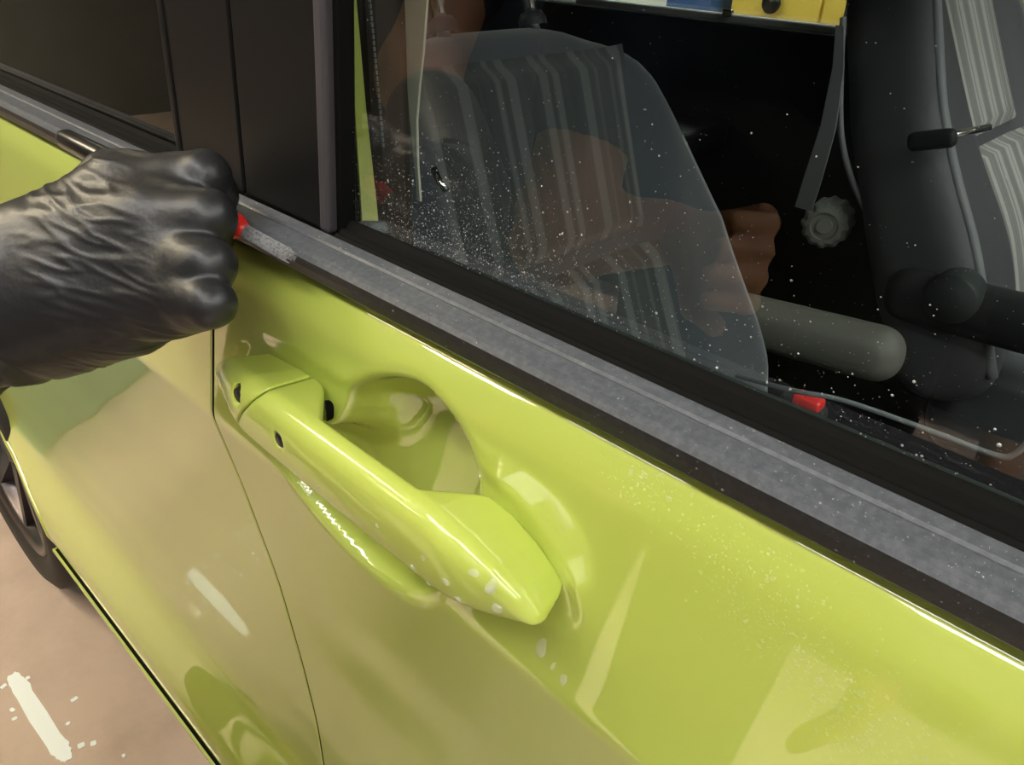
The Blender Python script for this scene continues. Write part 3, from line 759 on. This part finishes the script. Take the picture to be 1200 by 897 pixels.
# ------------------------------------------------------------------ brush
brush = empty('detailing_brush', (-0.36, 0.0, 1.035), 'small black-handled detailing brush with red collar, tip dragging under the belt moulding', 'brush')
B0, B1 = Vector((-0.488, -0.012, 1.0465)), Vector((-0.2997, 0.0105, 1.0282))
def bp_(t): return B0.lerp(B1, t)
tube('brush_handle', [bp_(-0.008), bp_(0.0), bp_(0.02), bp_(0.15), bp_(0.4), bp_(0.66)], [0.0018, 0.0045, 0.0058, 0.0062, 0.0068, 0.0055], BLACKP, brush, seg=20)
tube('brush_collar', [bp_(0.68), bp_(0.69), bp_(0.76), bp_(0.84), bp_(0.855)], [0.004, 0.0058, 0.0058, 0.0042, 0.003], RED, brush, seg=16, label='red plastic collar')
tube('collar_rib', [bp_(0.80), bp_(0.805), bp_(0.815), bp_(0.82)], [0.005, 0.0062, 0.0062, 0.005], RED, brush, seg=16)
bv, bf = [], []
for i in range(160):
    a = random.random() * 6.28; r = 0.0030 * math.sqrt(random.random())
    o = Vector((0.0, math.cos(a), math.sin(a))) * r
    p0 = bp_(0.835) + o; p1 = bp_(1.0 + random.uniform(-0.02, 0.03)) + o * 1.1 + Vector((0, 0.0, -0.001))
    s = 0.00045; k = len(bv)
    for p, q in ((p0, 1.0), (p1, 0.5)):
        for dy, dz in ((-s, -s), (s, -s), (0, s)): bv.append(p + Vector((0, dy * q, dz * q)))
    bf += [(k, k + 1, k + 4, k + 3), (k + 1, k + 2, k + 5, k + 4), (k + 2, k, k + 3, k + 5), (k + 3, k + 4, k + 5)]
raw('bristles', bv, bf, BRISTLE, brush, smooth=False, kind='stuff', label='wet grey bristles')

# ------------------------------------------------------------------ gloved hand
worker = empty('person', (-0.86, -0.62, 0.0), 'person in a black rubber glove gripping a small brush against the belt moulding', 'person')
HJ = dict(
    w0=(-0.4347, -0.1416, 0.9919), w1=(-0.4311, -0.0979, 0.9949), w2=(-0.4184, -0.1021, 0.9792), w3=(-0.4274, -0.1293, 0.9949), w4=(-0.4147, -0.1390, 0.9724),
    h1=(-0.4018, -0.0727, 0.9968), h2=(-0.3976, -0.0767, 0.9794),
    im=(-0.3848, -0.0211, 1.0412), mm=(-0.3541, -0.0224, 1.0343), rm=(-0.3381, -0.0270, 1.0201), pm=(-0.3325, -0.0333, 1.0060),
    ip=(-0.3512, 0.0028, 1.0524), mp=(-0.3264, -0.0099, 1.0417), rp=(-0.3085, -0.0210, 1.0273), pp=(-0.2980, -0.0289, 1.0154),
    i2=(-0.3670, 0.0130, 1.0380), m2=(-0.3490, -0.0003, 1.0264), r2=(-0.3386, -0.0116, 1.0124), p2=(-0.3281, -0.0218, 0.9996),
    i3=(-0.3864, 0.0084, 1.0288), m3=(-0.3720, -0.0034, 1.0136), r3=(-0.3656, -0.0138, 1.0013), p3=(-0.3499, -0.0255, 0.9885),
    hy1=(-0.3991, -0.0676, 0.9747), hy2=(-0.3609, -0.0386, 0.9887), th0=(-0.4329, -0.0461, 1.0102), th1=(-0.4309, -0.0118, 1.0348), th2=(-0.4142, 0.0089, 1.0335), th3=(-0.3957, 0.0185, 1.0244))
def hand_sdf(g):
    J = HJ
    d = cone_sd(g, J['w3'], J['w1'], 0.030, 0.0285)
    d = smin(d, cone_sd(g, J['w4'], J['w2'], 0.030, 0.028), 0.02)
    for a, b, ra, rb in (('w1', 'im', .026, .0175), ('w1', 'mm', .024, .0165), ('w2', 'rm', .023, .0155), ('w2', 'pm', .022, .0140), ('h1', 'mm', .025, .017)):
        d = smin(d, cone_sd(g, J[a], J[b], ra, rb), 0.016)
    d = smin(d, cone_sd(g, J['hy1'], J['hy2'], .0225, .0180), 0.014)
    d = smin(d, cone_sd(g, J['im'], J['pm'], .0155, .0135), 0.012)
    d = smin(d, cone_sd(g, J['th0'], J['th1'], .022, .0155), 0.015)
    d = smin(d, cone_sd(g, J['th1'], J['th2'], .0135, .0115), 0.006)
    d = smin(d, cone_sd(g, J['th2'], J['th3'], .0112, .0095), 0.004)
    tips = None
    for n, r in (('i', .0122), ('m', .0120), ('r', .0114), ('p', .0106)):
        m_ = np.array(J[n + 'm']) * 0.35 + np.array(J[n + 'p']) * 0.65
        f = cone_sd(g, J[n + 'm'], m_, r * 1.30, r * 1.08)
        d = smin(d, f, 0.011)
        f = smin(cone_sd(g, m_, J[n + 'p'], r * 1.06, r), cone_sd(g, J[n + 'p'], J[n + '2'], r, r * .94), 0.003)
        f = smin(f, cone_sd(g, J[n + '2'], J[n + '3'], r * .94, r * .85), 0.003)
        tips = f if tips is None else smin(tips, f, 0.0016)
    return smin(d, tips, 0.006)
from mathutils import noise as mnoise
def glove_post(v, f):
    """loose-rubber folds: across the wrist, at the knuckles and along the heel of the palm."""
    a = np.array(HJ['w2']); b = np.array(HJ['mm']); ax = (b - a) / np.linalg.norm(b - a)
    n = np.zeros_like(v)
    p0, p1, p2 = v[f[:, 0]], v[f[:, 1]], v[f[:, 2]]
    fn = np.cross(p1 - p0, p2 - p0)
    for q in range(4):
        for c in range(3): n[:, c] += np.bincount(f[:, q], fn[:, c], len(v))
    n /= np.linalg.norm(n, axis=1)[:, None] + 1e-12
    s = (v - a) @ ax                          # metres along the hand from the wrist
    t = (v - a) @ np.array((0.0, 0.25, 0.97)) # across it
    N1 = np.array([mnoise.noise((x * 240, y * 55, 3.1)) for x, y in zip(s, t)])     # ridges running across the hand
    N2 = np.array([mnoise.noise((x * 60, y * 230, 8.7)) for x, y in zip(s, t)])     # ridges running along it
    N3 = np.array([mnoise.noise(tuple(p * 45)) for p in v])
    wob = 0.006 * N3
    disp = 0.0012 * N3
    # long diagonal folds at the wrist
    for c0, w, h, k in ((0.006, .0026, .0022, .40), (0.021, .0020, .0017, .52), (-0.010, .0034, .0024, .25), (-0.025, .0034, .0024, .15), (-0.04, .004, .0024, .1)):
        disp += h * np.exp(-((s + wob - c0 - k * t * 0.5) / w) ** 2) - 0.6 * h * np.exp(-((s + wob - c0 - 0.005 - k * t * 0.5) / w) ** 2)
    rid = lambda q: np.clip(1 - 3.2 * np.abs(q), 0, 1)
    heel = sstep(0.03, 0.05, s) * sstep(0.10, 0.08, s) * sstep(0.015, -0.010, t)
    disp += heel * 0.0010 * rid(N1)
    disp += sstep(0.055, 0.075, s) * 0.0007 * rid(N2) * sstep(0.13, 0.10, s)
    disp += sstep(0.02, -0.02, s) * sstep(0.005, -0.025, t) * 0.0018 * rid(N1)
    return v + n * disp[:, None]
hj = np.array(list(HJ.values()))
lo_h = hj.min(0) - 0.035; hi_h = hj.max(0) + 0.03
lo_h[0] = HJ['w0'][0]
glove = sdf_mesh('glove', hand_sdf, lo_h, hi_h, 0.0013, GLOVE, worker, post=glove_post, smooth_it=2, label='wrinkled black rubber glove')

# --- the rest of the worker, beyond the frame ----------------------------
def limb_body(parts, k):
    def fn(g):
        d = None
        for a, b, ra, rb in parts:
            c = cone_sd(g, a, b, ra, rb)
            d = c if d is None else smin(d, c, k)
        return d
    return fn
def body_mesh(name, parts, m, parent, h=0.016, k=0.04, **kw):
    P = np.array([p[0] for p in parts] + [p[1] for p in parts]); r = max(max(p[2], p[3]) for p in parts) + 0.03
    return sdf_mesh(name, limb_body(parts, k), P.min(0) - r, P.max(0) + r, h, m, parent, **kw)

def figure(root, at, face, hand_r, elbow_r, hand_l, elbow_l, sh=1.40, long_right=False):
    """standing adult at `at` (feet), facing angle `face`; hands and elbows given in world metres."""
    F = Vector((math.cos(face), math.sin(face), 0)); L = Vector((-F.y, F.x, 0)); A = Vector(at)
    P = lambda f, l, z: tuple(A + F * f + L * l + Vector((0, 0, z)))
    shr, shl = P(0.02, -0.185, sh), P(0.02, 0.185, sh)
    skin = [(P(0.02, 0, 1.46), P(0.035, 0, 1.56), .055, .052), (P(0.03, 0, 1.66), P(0.04, 0, 1.61), .088, .078), (P(0.055, 0, 1.585), P(0.09, 0, 1.555), .05, .035),
            (P(0.115, 0, 1.62), P(0.128, 0, 1.60), .012, .014), (P(0.03, .088, 1.62), P(0.03, .088, 1.64), .016, .018), (P(0.03, -.088, 1.62), P(0.03, -.088, 1.64), .016, .018),
            (elbow_r, hand_r, .043, .030), (elbow_l, hand_l, .043, .030), (shr, elbow_r, .05, .044), (shl, elbow_l, .05, .044),
            (P(0, 0, 1.40), P(0, 0, 1.0), .10, .10), (shl, shr, .05, .05),
            (P(0, .09, .95), P(0.02, .10, .5), .07, .05), (P(0, -.09, .95), P(0.02, -.10, .5), .07, .05), (P(0.02, .10, .5), P(-.02, .10, .09), .048, .035), (P(0.02, -.10, .5), P(-.02, -.10, .09), .048, .035)]
    body = body_mesh('body', skin, SKIN, root, h=0.012, k=0.02)
    er, el = Vector(elbow_r), Vector(elbow_l)
    mr = Vector(shr).lerp(er, 0.75); ml = Vector(shl).lerp(el, 0.75)
    body_mesh('shirt', ([(elbow_r, hand_r, .058, .042), (shr, elbow_r, .07, .06)] if long_right else []) + [(P(0.01, .09, 1.34), P(0.0, .07, .96), .125, .115), (P(0.01, -.09, 1.34), P(0.0, -.07, .96), .125, .115), (shl, shr, .075, .075), (shr, tuple(mr), .075, .06), (shl, tuple(ml), .075, .06)], SHIRT, root, h=0.014, k=0.04)
    body_mesh('trousers', [(P(0, .07, .98), P(0, -.07, .98), .125, .125), (P(0, .095, .93), P(0.02, .10, .5), .10, .075), (P(0, -.095, .93), P(0.02, -.10, .5), .10, .075), (P(0.02, .10, .5), P(-.02, .10, .07), .072, .062), (P(0.02, -.10, .5), P(-.02, -.10, .07), .072, .062)], TROUSERS, root, h=0.014, k=0.03)
    body_mesh('hair', [(P(0.005, 0, 1.70), P(-0.01, 0, 1.64), .092, .086)], HAIR, root, h=0.012)
    for s in (1, -1):
        body_mesh('shoe', [(P(-.04, .10 * s, .045), P(.13, .115 * s, .035), .045, .035)], SHOE, root, h=0.01)
    return body

def merge(a, b):
    """grow mesh a by mesh b (both under the same Empty) and drop b."""
    bm = bmesh.new(); bm.from_mesh(a.data); bm.from_mesh(b.data); bm.to_mesh(a.data); bm.free()
    bpy.data.objects.remove(b)
WH = Vector(HJ['w0'])
WRIST = tuple((Vector(HJ['w3']) + Vector(HJ['w4'])) / 2)
figure(worker, (-1.02, -0.60, 0.0), 0.75, WRIST, (-0.68, -0.31, 1.02), (-0.80, -0.36, 0.84), (-1.04, -0.30, 1.06))

shooter = empty('person', (-0.33, -0.54, 0.0), 'person in a dark blue shirt, one forearm bare, mirrored in the front door glass', 'person')
sbody = figure(shooter, (-0.33, -0.54, 0.0), 1.57, (-0.06, -0.47, 0.83), (-0.09, -0.57, 1.06), (-0.345, -0.32, 0.937), (-0.443, -0.28, 0.915), 1.34, True)
WR, WE = Vector(WRIST), Vector((-0.68, -0.31, 1.02))
body_mesh('glove_cuff', [(tuple(WR), tuple(WR.lerp(WE, 0.55)), 0.039, 0.046)], GLOVE, worker, h=0.008)

def small_hand(name, w, d, m, parent, up, curl=0.5, h=0.004):
    """palm, four unequal bent fingers and a thumb, from wrist w along d."""
    w, d, up = Vector(w), Vector(d).normalized(), Vector(up).normalized()
    side = d.cross(up).normalized(); up = side.cross(d).normalized()
    parts = [(tuple(w), tuple(w + d * .03), .027, .024)]
    lens = (.070, .078, .072, .056)
    for i in range(4):
        k = w + d * .085 + side * (.030 - .020 * i)
        parts.append((tuple(w + d * .02), tuple(k), .019, .0125))
        b1 = (d * math.cos(curl) - up * math.sin(curl)); b2 = (d * math.cos(2 * curl) - up * math.sin(2 * curl)); L = lens[i]
        p1 = k + b1 * L * .55; p2 = p1 + b2 * L * .55
        parts += [(tuple(k), tuple(p1), .0108, .0098), (tuple(p1), tuple(p2), .0098, .0085)]
    t0 = w + d * .025 + side * .02; t1 = t0 + (d * .6 + side * .7 - up * .3).normalized() * .045; t2 = t1 + (d * .9 + side * .2 - up * .3).normalized() * .032
    parts += [(tuple(t0), tuple(t1), .016, .012), (tuple(t1), tuple(t2), .0115, .0095)]
    return body_mesh(name, parts, m, parent, h=h, k=0.006)
small_hand('glove', (-0.80, -0.36, 0.84), (0.8, 0.15, -0.6), GLOVE, worker, (0, 1, 0.2), 0.6)
merge(sbody, small_hand('hand', (-0.345, -0.32, 0.937), (0.8, 0.1, 0.05), SKIN, shooter, (0, -1, -0.2), 0.9))
merge(sbody, small_hand('hand', (-0.06, -0.47, 0.83), (0.05, 0.25, -1.0), SKIN, shooter, (1.0, 0.1, 0.1), 0.35))

# ------------------------------------------------------------------ water
from mathutils.bvhtree import BVHTree
def droplet_mat(name, milk):
    m = glass_mat(name, (1, 1, 1), 1.45)
    nt = m.node_tree; mx = [n for n in nt.nodes if n.type == 'MIX_SHADER'][0]
    t = [n for n in nt.nodes if n.type == 'BSDF_TRANSPARENT'][0]
    df = nt.nodes.new('ShaderNodeBsdfDiffuse'); df.inputs[0].default_value = (0.85, 0.87, 0.85, 1)
    m2 = nt.nodes.new('ShaderNodeMixShader'); m2.inputs[0].default_value = milk
    nt.links.new(t.outputs[0], m2.inputs[1]); nt.links.new(df.outputs[0], m2.inputs[2]); nt.links.new(m2.outputs[0], mx.inputs[1])
    return m
DROP = droplet_mat('water_bead', 0.12)
BEADM = droplet_mat('water_bead_large', 0.2)
MIST = droplet_mat('water_mist', 0.05)
SPECK = droplet_mat('water_speck', 0.35)
def bvh(o):
    dg = bpy.context.evaluated_depsgraph_get()
    me = o.evaluated_get(dg).to_mesh(); mw = o.matrix_world
    bpy.context.view_layer.update(); mw = o.matrix_world
    t = BVHTree.FromPolygons([mw @ v.co for v in me.vertices], [tuple(p.vertices) for p in me.polygons])
    o.evaluated_get(dg).to_mesh_clear(); return t
bpy.context.view_layer.update()
HB = [bvh(o) for o in handle.children if o.name.startswith(('handle_grip', 'handle_end_cap'))]
DB = [bvh(door)]; MB = [bvh(m1)]
def hit(trees, p, d):
    best = None
    for t in trees:
        l, n, _, ds = t.ray_cast(Vector(p), Vector(d))
        if l is not None and (best is None or ds < best[2]): best = (l, n, ds)
    return best
def dome(n, r, flat, stretch, sd):
    """irregular bead standing on a surface with normal n, about its own origin."""
    rr = random.Random(sd); n = n.normalized(); a = n.cross(Vector((0.3, 0.2, 0.9))).normalized(); b = n.cross(a)
    ph = [rr.uniform(0, 6.28) for _ in range(3)]
    vs, fs = [], []; seg = 14; rings = 5
    for i in range(rings):
        e = i / (rings - 1) * math.pi / 2
        for q in range(seg):
            an = 2 * math.pi * q / seg
            k = r * (1 + 0.16 * math.sin(2 * an + ph[0]) + 0.08 * math.sin(3 * an + ph[1])) * math.cos(e) ** 0.8
            vs.append(a * (k * math.cos(an)) + b * (k * math.sin(an) * stretch) + n * (flat * r * math.sin(e) - 0.0001))
    for i in range(rings - 1):
        for q in range(seg):
            fs.append((i * seg + q, i * seg + (q + 1) % seg, (i + 1) * seg + (q + 1) % seg, (i + 1) * seg + q))
    return vs, fs
def bead(loc, n, r, label, flat=0.6, stretch=1.2, sd=0, group='water beads on the door handle'):
    vs, fs = dome(n, r, flat, stretch, sd)
    o = raw('water_droplet', vs, fs, BEADM); o.location = loc
    return tag(o, label, 'droplet', group)
BEAD_XZ = [((-0.1363, -0.0190, 0.9577), 2.3), ((-0.1432, -0.0195, 0.9605), 2.0), ((-0.1364, -0.0180, 0.9557), 1.9), ((-0.1338, -0.0160, 0.9480), 2.1), ((-0.1502, -0.0170, 0.9428), 1.5), ((-0.1220, -0.0150, 0.9546), 1.6), ((-0.1220, -0.0170, 0.9644), 1.2),
           ((-0.1548, -0.0180, 0.9499), 1.7), ((-0.1753, -0.0170, 0.9424), 1.5), ((-0.1666, -0.0190, 0.9541), 1.2), ((-0.1680, -0.0150, 0.9369), 1.4), ((-0.1950, -0.0200, 0.9520), 1.0), ((-0.2572, -0.0200, 0.9785), 1.3), ((-0.1177, -0.0130, 0.9472), 2.0), ((-0.1269, -0.0180, 0.9835), 0.9), ((-0.2378, -0.0170, 0.9462), 0.9)]
ORD = ['first', 'second', 'third', 'fourth', 'fifth', 'sixth', 'seventh', 'eighth', 'ninth', 'tenth', 'eleventh', 'twelfth', 'thirteenth', 'fourteenth', 'fifteenth', 'sixteenth']
found = []
for i, (p, r) in enumerate(BEAD_XZ):
    h = hit(HB, (p[0], -0.10, p[2]), (0, 1, 0))
    if h: found.append((h[0], h[1], r, i))
found.sort(key=lambda q: -q[0].x)
for k, (l, n, r, i) in enumerate(found):
    size = 'large' if r > 1.95 else 'small' if r < 1.25 else 'medium'
    bead(l, n, r * 0.001, size + ' clear water bead, ' + ORD[k] + ' along the door handle counted from its pointed tip', sd=i, stretch=1.0 + 0.35 * (i % 3 == 0))

def specks(name, pts, rng_r, m, label, flat=0.6, parent=None):
    """hundreds of beads too small to tell apart, as one mesh."""
    V, Fc = [], []
    for p, n in pts:
        r = rng_r(); n = n.normalized(); a = n.cross(Vector((0.3, 0.2, 0.9))).normalized(); b = n.cross(a); k = len(V)
        for q in range(6): V.append(p + (a * math.cos(q * 1.0472) + b * math.sin(q * 1.0472)) * r)
        for q in range(6): V.append(p + (a * math.cos(q * 1.0472 + .5) + b * math.sin(q * 1.0472 + .5)) * r * 0.62 + n * (r * flat * .75))
        V.append(p + n * r * flat)
        for q in range(6):
            q2 = (q + 1) % 6
            Fc += [(k + q, k + q2, k + 6 + q), (k + q2, k + 6 + q2, k + 6 + q), (k + 6 + q, k + 6 + q2, k + 12)]
    o = raw(name, V, Fc, m); return tag(o, label, 'water', None, 'stuff')
R_ = lambda a, b: random.uniform(a, b)
pts = []
N_OUT = Vector((0, -1, 0))
for i in range(2600):                                   # thick spray low in the rear corner of the glass, thinning upwards and forwards
    x, z = -0.232 + random.gauss(0, 0.042), 1.034 + abs(random.gauss(0, 0.022))
    if x < -0.302 or z > 1.14: continue
    pts.append((Vector((x + rake(z), gy(z) - 0.0001, z)), N_OUT))
for i in range(1500):
    x, z = R_(-0.30, 0.02), 1.034 + random.expovariate(1 / 0.035)
    if z > 1.15: continue
    pts.append((Vector((x + rake(z), gy(z) - 0.0001, z)), N_OUT))
specks('glass_spray', pts, lambda: 0.00008 + random.expovariate(1 / 0.00007), SPECK, 'fine spray of water beads over the front door glass')
pts = []
for i in range(2600):
    x, y = R_(-0.38, 0.05), R_(0.0192, 0.0385)
    h = hit(MB, (x, y, 1.08), (0, 0, -1))
    if h: pts.append((h[0], h[1]))
for i in range(500):
    x, z = R_(-0.38, 0.05), R_(1.012, 1.024)
    h = hit(MB, (x, -0.05, z), (0, 1, 0))
    if h: pts.append((h[0], h[1]))
specks('molding_spray', pts, lambda: 0.00009 + random.expovariate(1 / 0.00008), DROP, 'fine water beads lying along the black belt moulding')
pts = []
for i in range(1500):                                   # band of fine beads across the shoulder and face of the door
    u = random.random(); x = -0.075 + 0.09 * u + random.gauss(0, 0.010); z = 1.000 - 0.050 * u + random.gauss(0, 0.010)
    h = hit(DB, (x, -0.05, z), (0, 1, 0))
    if h: pts.append((h[0], h[1]))
for i in range(220):
    x, z = R_(-0.385, -0.32), R_(0.965, 1.008)
    h = hit(DB, (x, -0.05, z), (0, 1, 0))
    if h: pts.append((h[0], h[1]))
for i in range(260):
    x, z = random.gauss(-0.105, 0.012), random.gauss(1.002, 0.004)
    h = hit(DB, (x, -0.05, z), (0, 1, 0))
    if h: pts.append((h[0], h[1]))
specks('door_spray', pts, lambda: 0.00015 + random.expovariate(1 / 0.00016), MIST, 'fine water beads across the yellow-green door below the moulding', flat=0.4)
for i, (p, r) in enumerate([((-0.1276, 0.0060, 0.9157), 2.6), ((-0.1146, 0.0060, 0.9096), 1.6), ((-0.1205, 0.0060, 0.9118), 1.1)]):
    h = hit(DB, (p[0], -0.05, p[2]), (0, 1, 0))
    if h: bead(h[0], h[1], r * 0.001, ('long curled', 'short lower', 'tiny middle')[i] + ' trickle of water on the door just under the handle tip', flat=0.3, stretch=2.0, sd=40 + i, group='water trickles under the handle tip')
